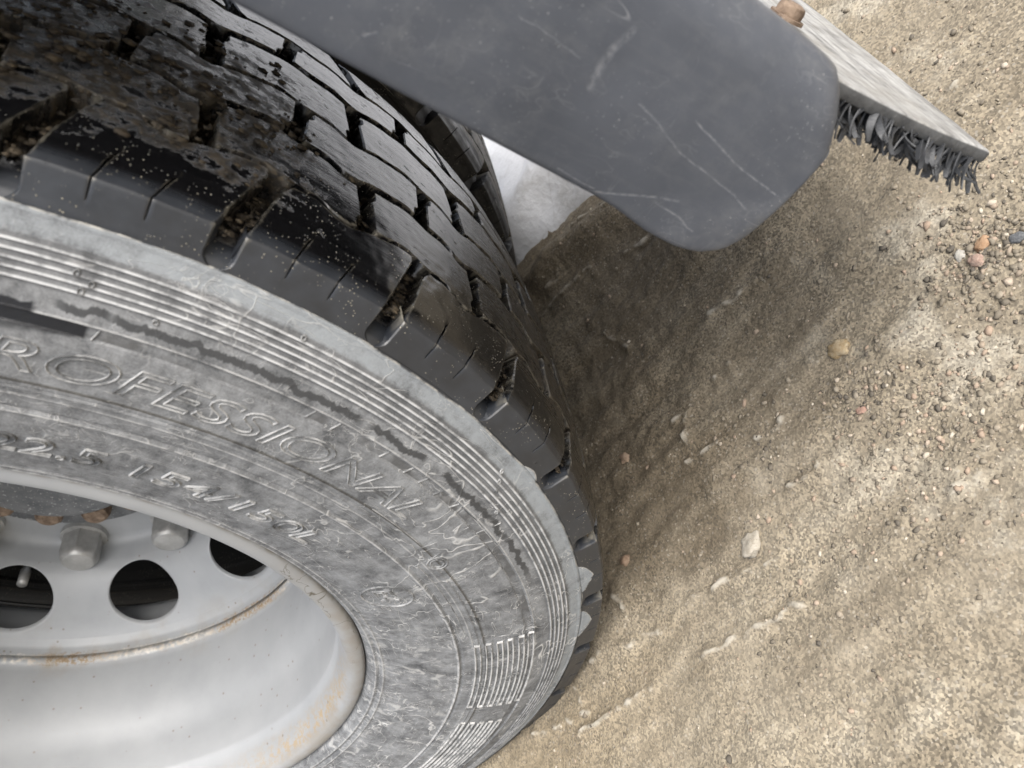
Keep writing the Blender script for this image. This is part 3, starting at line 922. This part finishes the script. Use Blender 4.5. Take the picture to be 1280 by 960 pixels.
# arched sheet over both tyres
rows = []
sh_pts = [(.660, .262), (.658, .35), (.655, HUB)] + [(.655 * math.cos(R(a)), HUB + .655 * math.sin(R(a))) for a in range(4, 176, 4)]
VV, FF = [], []
xs = np.linspace(.010, -.430, 10)
for (y, z) in sh_pts:
    for x in xs: VV.append(tuple(Vector((x, y, z)) - go))
nx = len(xs)
FF = [(i * nx + j, i * nx + j + 1, (i + 1) * nx + j + 1, (i + 1) * nx + j) for i in range(len(sh_pts) - 1) for j in range(nx - 1)]
sheet = mesh_obj('arch_sheet', VV, FF, DARKM, guard)
sm_ = sheet.modifiers.new('thickness', 'SOLIDIFY'); sm_.thickness = .004; sm_.offset = 0

# flap
def mat_flap():
    n = NT('flap_rubber')
    v = n.obj()
    a = n.noise(n.map(v, (16, 60, 170)), 1.0, 6, .68)
    b = n.noise(v, 90, 6, .68)
    m = n.rng(n.math('ADD', n.math('MULTIPLY', a, .7), n.math('MULTIPLY', b, .5)), .44, .72)
    dirt = n.math('MULTIPLY', n.rng(n.noise(v, 26, 6, .7), .46, .66), .55)
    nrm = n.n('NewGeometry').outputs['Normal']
    rear = n.rng(n.sep(nrm)[1], .3, .7)  # rear-facing side paler: dust, plus its bright skylight put into the colour
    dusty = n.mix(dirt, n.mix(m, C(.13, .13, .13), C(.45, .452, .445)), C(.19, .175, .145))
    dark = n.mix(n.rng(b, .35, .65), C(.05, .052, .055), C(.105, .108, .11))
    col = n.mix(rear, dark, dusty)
    return n.set(col, .62, n.bump(n.math('ADD', a, n.math('MULTIPLY', b, .5)), .8, .0012), 0, .5)
FLAP = mat_flap()
tilt = Vector((0, .020, -.159)).normalized()
nrm_f = Vector((0, .159, .020)).normalized()
Ob = Vector((0.0, .688, HUB - .359))      # lower outer corner, rear face
def fp(x, s, d):
    """x across, s up from the lower edge, d depth towards the wheel"""
    return Ob + Vector((x, 0, 0)) - tilt * s - nrm_f * d - go
LZ, LW, TH = .21, .42, .0070
VV, FF = [], []
xs = [0, -.0006, -.002] + list(np.linspace(-.006, -LW, 100))
ss = [0, .0006, .002] + list(np.linspace(.006, LZ, 60))
for d in (0.0, TH):
    for i, x in enumerate(xs):
        for j, s in enumerate(ss):
            e = (.0009 if i == 0 else .0002 if i == 1 else 0) + (.0009 if j == 0 else .0002 if j == 1 else 0)
            jag = .0009 * pnoise(np.array([s * 90.0]), np.array([1.7]), 3)[0] if i < 3 else 0
            jag2 = .0009 * pnoise(np.array([x * 90.0]), np.array([4.7]), 3)[0] if j < 3 else 0
            warp = .0012 * math.sin(s * 31 + x * 9)
            dd = (d + e if d == 0 else d - e) + warp + .0003 * pnoise(np.array([x * 45.0]), np.array([s * 200.0]), 8)[0]
            VV.append(fp(x + jag, s + jag2, dd))
ns, nxx = len(ss), len(xs); H = ns * nxx
for i in range(nxx - 1):
    for j in range(ns - 1):
        q = (i * ns + j, (i + 1) * ns + j, (i + 1) * ns + j + 1, i * ns + j + 1)
        FF.append(q); FF.append(tuple(H + k for k in reversed(q)))
for j in range(ns - 1): FF.append((j, j + 1, H + j + 1, H + j))
for i in range(nxx - 1): FF.append((i * ns, H + i * ns, H + (i + 1) * ns, (i + 1) * ns))
flap = mesh_obj('mud_flap', VV, FF, FLAP, guard, smooth=True); fix_normals(flap)
try: flap.data.set_sharp_from_angle(angle=R(60))
except Exception: pass
# steel strip that clamps the flap to the panel
VV = []
for d in (TH, TH + .004):
    for x in (.012, -LW - .01):
        for s_ in (.172, .204): VV.append(fp(x, s_, d + .0016))
rail = mesh_obj('clamp_strip', VV, [(0, 1, 3, 2), (4, 6, 7, 5), (0, 4, 5, 1), (2, 3, 7, 6), (0, 2, 6, 4), (1, 5, 7, 3)], DARKM, guard, smooth=False); fix_normals(rail)
# bristles
BRM = simple_mat('bristle_plastic', (.026, .028, .031), (.060, .063, .068), 90, .5, 0, .2)
def strip_mesh(seed, L):
    r = random.Random(seed)
    w0 = r.uniform(.0011, .0019); n = 9
    bend = r.uniform(-1.6, 2.2); side = r.uniform(-1.5, 1.5); tw = r.uniform(-2.2, 2.2)
    pos = Vector((0, 0, 0)); VV, FF = [], []
    for i in range(n + 1):
        t = i / n
        d = Vector((math.sin(side * t) * .8, -math.cos(bend * t * .9), -math.sin(bend * t * .9) - .35 * t)).normalized()
        if i: pos = pos + d * (L / n)
        a = tw * t + r.uniform(0, .1)
        u = Vector((math.cos(a), 0, math.sin(a))); u = (u - d * u.dot(d)).normalized(); v = d.cross(u)
        w = w0 * (1 - .55 * t ** 3); th = .00035
        for su, sv in ((-1, -1), (1, -1), (1, 1), (-1, 1)): VV.append(pos + u * (su * w) + v * (sv * th))
    for i in range(n):
        for j in range(4):
            k = (j + 1) % 4
            FF.append((i * 4 + j, i * 4 + k, i * 4 + 4 + k, i * 4 + 4 + j))
    FF.append((0, 3, 2, 1)); FF.append(tuple(n * 4 + j for j in range(4)))
    me = bpy.data.meshes.new('bristle'); me.from_pydata([tuple(v) for v in VV], [], FF); me.materials.append(BRM)
    return me, VV, FF
SM = [strip_mesh(100 + i, random.uniform(.014, .025)) for i in range(14)]
b0 = None
nb = 0
for k in range(290):
    s = random.uniform(.000, .150); x = -.0003 - random.random() ** 1.7 * .030
    me = SM[random.randrange(14)][0]
    if b0 is None: b0 = o = bpy.data.objects.new('bristle', me)
    else: o = b0.copy(); o.data = me
    COL.objects.link(o); o.parent = flap
    o.location = fp(x, s, TH - .001)
    o.rotation_euler = (random.uniform(-.35, .6), random.uniform(-.5, .5), random.uniform(-.7, .6))
# the rest of the bristle lawn, one part
VV, FF = [], []
for k in range(2600):
    s = random.uniform(.001, .16); x = random.uniform(-.018, -.41)
    me, v0, f0 = SM[random.randrange(14)]
    m = Matrix.Translation(fp(x, s, TH - .001)) @ Matrix.Rotation(random.uniform(-.7, .7), 4, 'Z') @ Matrix.Rotation(random.uniform(-.35, .6), 4, 'X')
    b = len(VV); VV += [m @ p for p in v0]; FF += [tuple(b + i for i in f) for f in f0]
mass = mesh_obj('bristle_lawn', VV, FF, BRM, flap, smooth=False); mass['kind'] = 'stuff'
# bolt through the flap
p = fp(-.094, (Ob.z - (HUB - .274)) / tilt.z if False else .0855, -.001)
bolt = hex_nut('rusty_bolt', 6, [(0, .0100, 0), (.0018, .0100, 0), (.0020, .0078, 0), (.0055, .0078, 0), (.0075, .0070, 0), (.0085, .0045, 0)], RUSTM, flap)
bolt.location = p; bolt.rotation_euler = nrm_f.to_track_quat('X', 'Z').to_euler()

# ------------------------------------------------------------------ ground
def axis(lo, hi, step, far):
    a = list(np.arange(lo, hi, step)); d = step
    b = []; x = hi
    while x < far: b.append(x); d *= 1.28; x += d
    c = []; x = lo; d = step
    while x > -far: d *= 1.28; x -= d; c.append(x)
    return np.array(c[::-1] + a + b)
RIDGES = [[(-.411, .257), (-.399, .318), (-.397, .352), (-.380, .354)], [(-.436, .317), (-.425, .306), (-.431, .285)], [(-.142, .392), (-.134, .380), (-.103, .369)], [(-.140, .364), (-.134, .383)],
          [(-.061, .461), (-.054, .451), (-.061, .430)], [(-.010, .437), (-.004, .456), (-.007, .467)], [(.069, .525), (.069, .538), (.071, .555)], [(-.141, .422), (-.138, .444)],
          [(.007, .133), (.036, .146), (.022, .056)], [(-.002, .171), (.017, .263)], [(-.044, .229), (-.018, .236)], [(-.168, .690), (-.167, .710)], [(.012, .30), (.02, .36), (.03, .40)], [(.05, .13), (.055, .24)],
          [(-.36, .40), (-.34, .46)], [(-.46, .36), (-.40, .47)], [(-.20, .45), (-.185, .50)], [(-.09, .36), (-.085, .40)], [(.06, .30), (.07, .40)], [(-.30, .33), (-.26, .35)]]
def seg_d(X, Y, a, b):
    ax, ay = a; bx, by = b; dx, dy = bx - ax, by - ay
    t = np.clip(((X - ax) * dx + (Y - ay) * dy) / (dx * dx + dy * dy), 0, 1)
    return np.hypot(X - ax - t * dx, Y - ay - t * dy)
def ridge_field(X, Y):
    wx = X + .006 * pnoise(X * 60, Y * 60, 41); wy = Y + .006 * pnoise(X * 60, Y * 60, 47)
    d = np.full(X.shape, 9.0)
    for pl in RIDGES:
        for a, b in zip(pl[:-1], pl[1:]): d = np.minimum(d, seg_d(wx, wy, a, b))
    q = .55 + .45 * np.clip(pnoise(X * 90, Y * 90, 51) * 2.2, -1, 1)
    return np.exp(-(d / .0034) ** 2) * q
def gheight(X, Y):
    near = np.exp(-((X + .1) ** 2 + (Y - .4) ** 2) / 1.8)
    h = .012 * fbm(X * 3.0, Y * 3.0, 3, 11)
    # soft wheel track running along Y through the tyres
    h = h + .010 * (1 - np.exp(-((X + .12) / .16) ** 2)) - .006
    h = h - .004 * np.exp(-((X - .02) / .05) ** 2)
    st = fbm(X * 36 + 1.5 * pnoise(X * 5, Y * 5, 77), Y * 6.0, 4, 21)
    h = h + .0036 * st
    h = h + .0025 * fbm(X * 22, Y * 22, 4, 31) + .0010 * fbm(X * 85, Y * 85, 2, 35)
    # mud drawn up at the tyre's foot
    ry = np.abs(Y); h = h + .014 * np.exp(-((ry - .19) / .05) ** 2) * (1 / (1 + np.exp(-(X + .0) / -.02))) * (X > -.75)
    # lumpy print behind the tyres
    pr = np.exp(-((Y - .30) / .13) ** 2) * (1 / (1 + np.exp((X + .02) / .03))) * (X > -.9)
    h = h + pr * (.0045 * fbm(X * 30, Y * 14, 4, 61) + .004 * np.maximum(0, pnoise(X * 26, Y * 40, 67)))
    h = h + .0055 * ridge_field(X, Y) * 1.0
    # narrow rib of mud squeezed up beyond the tyre print
    h = h + .020 * np.exp(-(((X + .46) - .35 * (Y - .30)) / .030) ** 2) * np.exp(-((Y - .34) / .13) ** 2)
    return h * np.minimum(1, .25 + near)
gx = axis(-.95, .36, .0032, 400.0); gy = axis(-.10, .92, .0032, 400.0)
X, Y = np.meshgrid(gx, gy, indexing='ij')
Z = gheight(X, Y)
fd = np.hypot(X, Y); Z = np.where(fd > 3, Z * .3, Z)
V = np.stack([X, Y, Z], -1).reshape(-1, 3)
ny = len(gy); nxg = len(gx)
I = (np.arange(nxg - 1)[:, None] * ny + np.arange(ny - 1)[None, :]).reshape(-1)
F = np.stack([I, I + ny, I + ny + 1, I + 1], -1)
me = bpy.data.meshes.new('ground')
me.vertices.add(len(V)); me.vertices.foreach_set('co', V.astype('f4').ravel())
me.loops.add(len(F) * 4); me.loops.foreach_set('vertex_index', F.astype('i4').ravel())
me.polygons.add(len(F)); me.polygons.foreach_set('loop_start', np.arange(len(F), dtype='i4') * 4)
try: me.polygons.foreach_set('loop_total', np.full(len(F), 4, 'i4'))
except Exception: pass
me.polygons.foreach_set('use_smooth', np.ones(len(F), bool))
me.update(calc_edges=True)
rf = me.attributes.new('dry', 'FLOAT', 'POINT'); rf.data.foreach_set('value', ridge_field(X, Y).astype('f4').ravel())
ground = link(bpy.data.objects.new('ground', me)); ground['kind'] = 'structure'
def mat_ground():
    n = NT('frozen_gritty_mud')
    v = n.n('NewGeometry').outputs['Position']
    x, y, z = n.sep(v)
    w = n.n('VectorMath', {0: v, 1: n.n('TexNoise', {'Vector': v, 'Scale': 9.0, 'Detail': 2.0}).outputs['Color']}, operation='ADD').outputs[0]
    big = n.noise(v, 3.2, 6, .6)
    mid = n.noise(v, 16, 6, .65)
    st = n.noise(n.map(v, (42, 5, 1), (0, 0, 0), (0, 0, R(4))), 1.0, 5, .62)
    fine = n.noise(v, 240, 4, .7)
    gcol = n.n('TexVoronoi', {'Vector': v, 'Scale': 620.0}).outputs['Color']
    g1 = n.sep(gcol)[0]; g2 = n.sep(gcol)[1]
    k = n.math('ADD', n.math('MULTIPLY', big, .55), n.math('MULTIPLY', mid, .45))
    k = n.math('ADD', k, n.math('MULTIPLY', st, .52))
    k = n.math('ADD', k, n.math('MULTIPLY', fine, .25))
    # paler away from the wheels, darker and smoother in the track
    trackm = n.math('MULTIPLY', n.rng(n.math('ADD', y, n.math('MULTIPLY', n.math('SUBTRACT', big, .5), .5)), .62, .28, 0, 1, True), n.rng(n.math('ADD', x, n.math('MULTIPLY', n.math('SUBTRACT', mid, .5), .08)), .02, -.06, 0, 1, True))
    t = n.rng(n.math('SUBTRACT', k, n.math('MULTIPLY', trackm, .30)), .58, 1.14)
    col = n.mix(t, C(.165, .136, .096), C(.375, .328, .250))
    pale = n.rng(n.math('ADD', n.math('MULTIPLY', mid, .7), n.math('MULTIPLY', big, .5)), .62, .72)
    pale = n.math('MULTIPLY', pale, n.rng(n.math('ADD', y, n.math('MULTIPLY', x, .35)), .34, .62))
    col = n.mix(n.math('MULTIPLY', pale, .6), col, C(.50, .465, .39))
    # tan slurry close to the tyre's side
    sl = n.math('MULTIPLY', n.rng(x, -.01, .03), n.math('MULTIPLY', n.rng(x, .16, .08), n.rng(n.math('ADD', y, n.math('MULTIPLY', mid, .2)), .42, .22)))
    col = n.mix(n.math('MULTIPLY', sl, .6), col, C(.30, .245, .165))
    gg = n.mix(n.rng(g1, .1, .9), C(.48, .48, .48), C(1.52, 1.50, 1.45))
    grit = n.rng(n.noise(v, 7, 4, .6), .36, .62)
    col = n.mix(n.math('ADD', .35, n.math('MULTIPLY', grit, .5)), col, gg, 'MULTIPLY')
    col = n.mix(n.math('MULTIPLY', n.rng(g2, .95, .98), .35), col, C(.52, .48, .41))
    dk = n.math('MULTIPLY', n.rng(g2, .06, .03), .35)
    col = n.mix(dk, col, C(.05, .047, .042))
    dry = n.n('Attribute', attribute_name='dry').outputs['Fac']
    col = n.mix(n.math('MULTIPLY', n.rng(n.math('ADD', dry, n.math('MULTIPLY', n.math('SUBTRACT', fine, .5), .5)), .35, .75), .85), col, C(.54, .50, .42))
    rough = n.math('SUBTRACT', .88, n.math('MULTIPLY', n.math('ADD', trackm, sl), n.rng(mid, .40, .62, .05, .30)))
    h = n.math('ADD', n.math('MULTIPLY', fine, 1.0), n.math('ADD', n.math('MULTIPLY', g1, .8), n.math('MULTIPLY', n.noise(v, 70, 4, .6), 1.6)))
    return n.set(col, rough, n.bump(h, .75, .0013), 0, .4)
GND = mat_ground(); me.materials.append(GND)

# loose grit: small stones pressed into the mud
def ico():
    bm = bmesh.new(); bmesh.ops.create_icosphere(bm, subdivisions=1, radius=1.0)
    v = np.array([q.co[:] for q in bm.verts]); f = [tuple(q.index for q in fc.verts) for fc in bm.faces]; bm.free(); return v, np.array(f)
iv, if_ = ico()
def mat_grit():
    n = NT('grit_stone')
    a = n.n('Attribute', attribute_name='tone').outputs['Fac']
    cr = n.n('ValToRGB', {0: a})
    e = cr.color_ramp.elements
    e[0].color = C(.10, .088, .072); e[1].color = C(.52, .47, .38)
    for p_, c_ in ((.35, C(.21, .18, .135)), (.7, C(.30, .26, .20)), (.88, C(.36, .27, .20))):
        q = e.new(p_); q.color = c_
    pos = n.n('NewGeometry').outputs['Position']
    return n.set(cr.outputs[0], .8, n.bump(n.noise(pos, 900, 3), .5, .0005))
GRIT = mat_grit()
NG = 5000
px = rng.uniform(-.75, .34, NG * 3); py = rng.uniform(-.02, .92, NG * 3)
dens = np.clip(.30 + .9 * fbm(px * 6, py * 6, 3, 91) + .35 * (py > .5) + .25 * (px > .03), .04, 1)
keep = rng.random(NG * 3) < dens; px, py = px[keep][:NG], py[keep][:NG]; NG = len(px)
size = .0005 + .0020 * rng.random(NG) ** 7.0 + .0004 * rng.random(NG)
pz = gheight(px, py) + size * .15
for cx_, cy_, sx2, sy2, num, smin in ((-.050, .640, .026, .022, 520, .0009), (-.085, .690, .03, .02, 130, .0005), (-.005, .525, .030, .035, 600, .0004), (.025, .585, .03, .03, 380, .0005), (-.20, .70, .05, .03, 160, .0005), (.07, .50, .03, .06, 380, .0005), (-.06, .44, .03, .02, 160, .0006)):
    qx, qy = rng.normal(cx_, sx2, num), rng.normal(cy_, sy2, num); qs = smin + .0019 * rng.random(num) ** 3.0
    px = np.concatenate([px, qx]); py = np.concatenate([py, qy]); size = np.concatenate([size, qs]); pz = np.concatenate([pz, gheight(qx, qy) + qs * .2])
NG = len(px)
ang = rng.uniform(0, 6.28, NG)
base = iv[None] * (1 + .28 * rng.standard_normal((NG, len(iv), 1))) * size[:, None, None] * np.stack([rng.uniform(.8, 1.5, NG), rng.uniform(.7, 1.1, NG), rng.uniform(.45, .8, NG)], -1)[:, None, :]
ca, sa = np.cos(ang)[:, None], np.sin(ang)[:, None]
bx = base[..., 0] * ca - base[..., 1] * sa; by = base[..., 0] * sa + base[..., 1] * ca
GV = np.stack([bx + px[:, None], by + py[:, None], base[..., 2] + pz[:, None]], -1).reshape(-1, 3)
GF = (if_[None] + (np.arange(NG) * len(iv))[:, None, None]).reshape(-1, 3)
gm = bpy.data.meshes.new('grit')
gm.vertices.add(len(GV)); gm.vertices.foreach_set('co', GV.astype('f4').ravel())
gm.loops.add(len(GF) * 3); gm.loops.foreach_set('vertex_index', GF.astype('i4').ravel())
gm.polygons.add(len(GF)); gm.polygons.foreach_set('loop_start', np.arange(len(GF), dtype='i4') * 3)
try: gm.polygons.foreach_set('loop_total', np.full(len(GF), 3, 'i4'))
except Exception: pass
gm.update(calc_edges=True)
ta = gm.attributes.new('tone', 'FLOAT', 'POINT'); ta.data.foreach_set('value', np.repeat(rng.random(NG), len(iv)).astype('f4'))
gm.materials.append(GRIT)
grit = link(bpy.data.objects.new('grit', gm)); tag(grit, 'fine pale and dark grit scattered over the frozen mud', 'grit', kind='stuff')

# the bigger stones one can point at
def stone(name, x, y, s, c0, c1, label, seed, flat=.6, grp='stones lying on the mud'):
    bm = bmesh.new(); bmesh.ops.create_icosphere(bm, subdivisions=3, radius=1.0)
    for q in bm.verts:
        d = q.co.normalized()
        k = 1 + .40 * mnoise.noise(d * 1.5 + Vector((seed, seed * 2, 0))) + .16 * mnoise.noise(d * 3.4 + Vector((seed, 0, 3)))
        q.co = Vector((d.x * s * k * 1.15, d.y * s * k * .9, d.z * s * k * flat))
    m = bpy.data.meshes.new(name); bm.to_mesh(m); bm.free()
    m.polygons.foreach_set('use_smooth', [True] * len(m.polygons))
    m.materials.append(simple_mat('stone_' + name, c0, c1, 220, .85, 0, 1.0, spk=tuple(c * .5 for c in c0)))
    o = link(bpy.data.objects.new(name, m))
    z = float(gheight(np.array([x]), np.array([y]))[0])
    o.location = (x, y, z + s * flat * .12); o.rotation_euler = (0, 0, seed)
    tag(o, label, 'stone', grp); return o
stone('stone', -.071, .527, .0078, (.30, .215, .105), (.42, .345, .235), 'ochre yellow stone alone on the brown mud below the mudguard corner', 1.0)
stone('stone', -.054, .643, .0052, (.30, .18, .10), (.40, .27, .17), 'orange stone at the far side of the gravel patch under the flap tip', 2.2)
stone('stone', -.047, .634, .0050, (.33, .225, .175), (.44, .33, .27), 'pinkish stone touching the orange one in the gravel patch', 3.7)
stone('stone', -.017, .515, .0034, (.33, .20, .15), (.40, .28, .22), 'small brick red stone between the pale patch and the dark grit', 4.1)
stone('stone', .009, .383, .0095, (.34, .305, .245), (.47, .43, .36), 'large pale tan clod halfway between tyre foot and picture edge', 5.3, .45)
stone('stone', -.152, .293, .0065, (.27, .19, .13), (.38, .28, .20), 'reddish brown stone in the darker mud next to the tread', 6.6)
stone('stone', -.058, .254, .0055, (.22, .14, .09), (.32, .23, .16), 'dark brown pebble beside the tyre shoulder near its foot', 7.7)
stone('stone', -.130, .680, .0048, (.40, .24, .18), (.48, .32, .26), 'small pink stone just beyond the lower edge of the flap', 9.0)
stone('stone', -.038, .659, .0046, (.10, .105, .11), (.17, .175, .18), 'dark grey stone in the gravel patch under the flap tip', 10.2)
stone('stone', -.060, .629, .0040, (.36, .34, .30), (.48, .46, .41), 'whitish stone on the inner rim of the gravel patch', 11.9)

# ------------------------------------------------------------------ snow under and beyond the truck
sx_ = np.concatenate([-.40 - np.arange(0, 1.2, .012), -1.6 - np.cumsum(.012 * 1.25 ** np.arange(1, 36))]); sx_ = sx_[sx_ > -150]
sy_ = np.concatenate([(-1.0 - np.cumsum(.016 * 1.28 ** np.arange(1, 36)))[::-1], np.arange(-1.0, 1.6, .016), 1.6 + np.cumsum(.016 * 1.28 ** np.arange(1, 36))]); sy_ = sy_[np.abs(sy_) < 150]
X, Y = np.meshgrid(sx_, sy_, indexing='ij')
edge = (-.47 - .30 * np.clip(.40 - Y, -.15, .4) + .025 * fbm(X * 9, Y * 9, 3, 5)) - X
Zs = np.clip(edge * .55, -.05, .045) + .016 * fbm(X * 6, Y * 6, 4, 15) * np.clip(edge * 8, 0, 1) + .004 * fbm(X * 30, Y * 30, 3, 19)
Zs = Zs + .010 * np.clip(edge * 3, 0, 1)
V = np.stack([X, Y, Zs], -1).reshape(-1, 3); ny = len(sy_)
F = [(i * ny + j, i * ny + j + 1, (i + 1) * ny + j + 1, (i + 1) * ny + j) for i in range(len(sx_) - 1) for j in range(ny - 1)]
def mat_snow():
    n = NT('trodden_snow'); v = n.n('NewGeometry').outputs['Position']
    a = n.noise(v, 9, 6, .65); b = n.noise(v, 60, 4)
    col = n.mix(n.rng(a, .56, .74), C(.70, .71, .73), C(.42, .41, .39))
    cr = n.math('MULTIPLY', n.contour(v, 7, .012, 4, .5), n.rng(n.noise(v, 5, 2), .42, .56))
    col = n.mix(n.math('MULTIPLY', cr, .18), col, C(.20, .18, .15))
    return n.set(col, .7, n.bump(n.math('ADD', a, n.math('MULTIPLY', b, .3)), .6, .01))
snow = mesh_obj('snow', V, F, mat_snow()); snow['kind'] = 'structure'
fix_normals(snow)
if snow.data.polygons[0].normal.z < 0: snow.data.flip_normals()
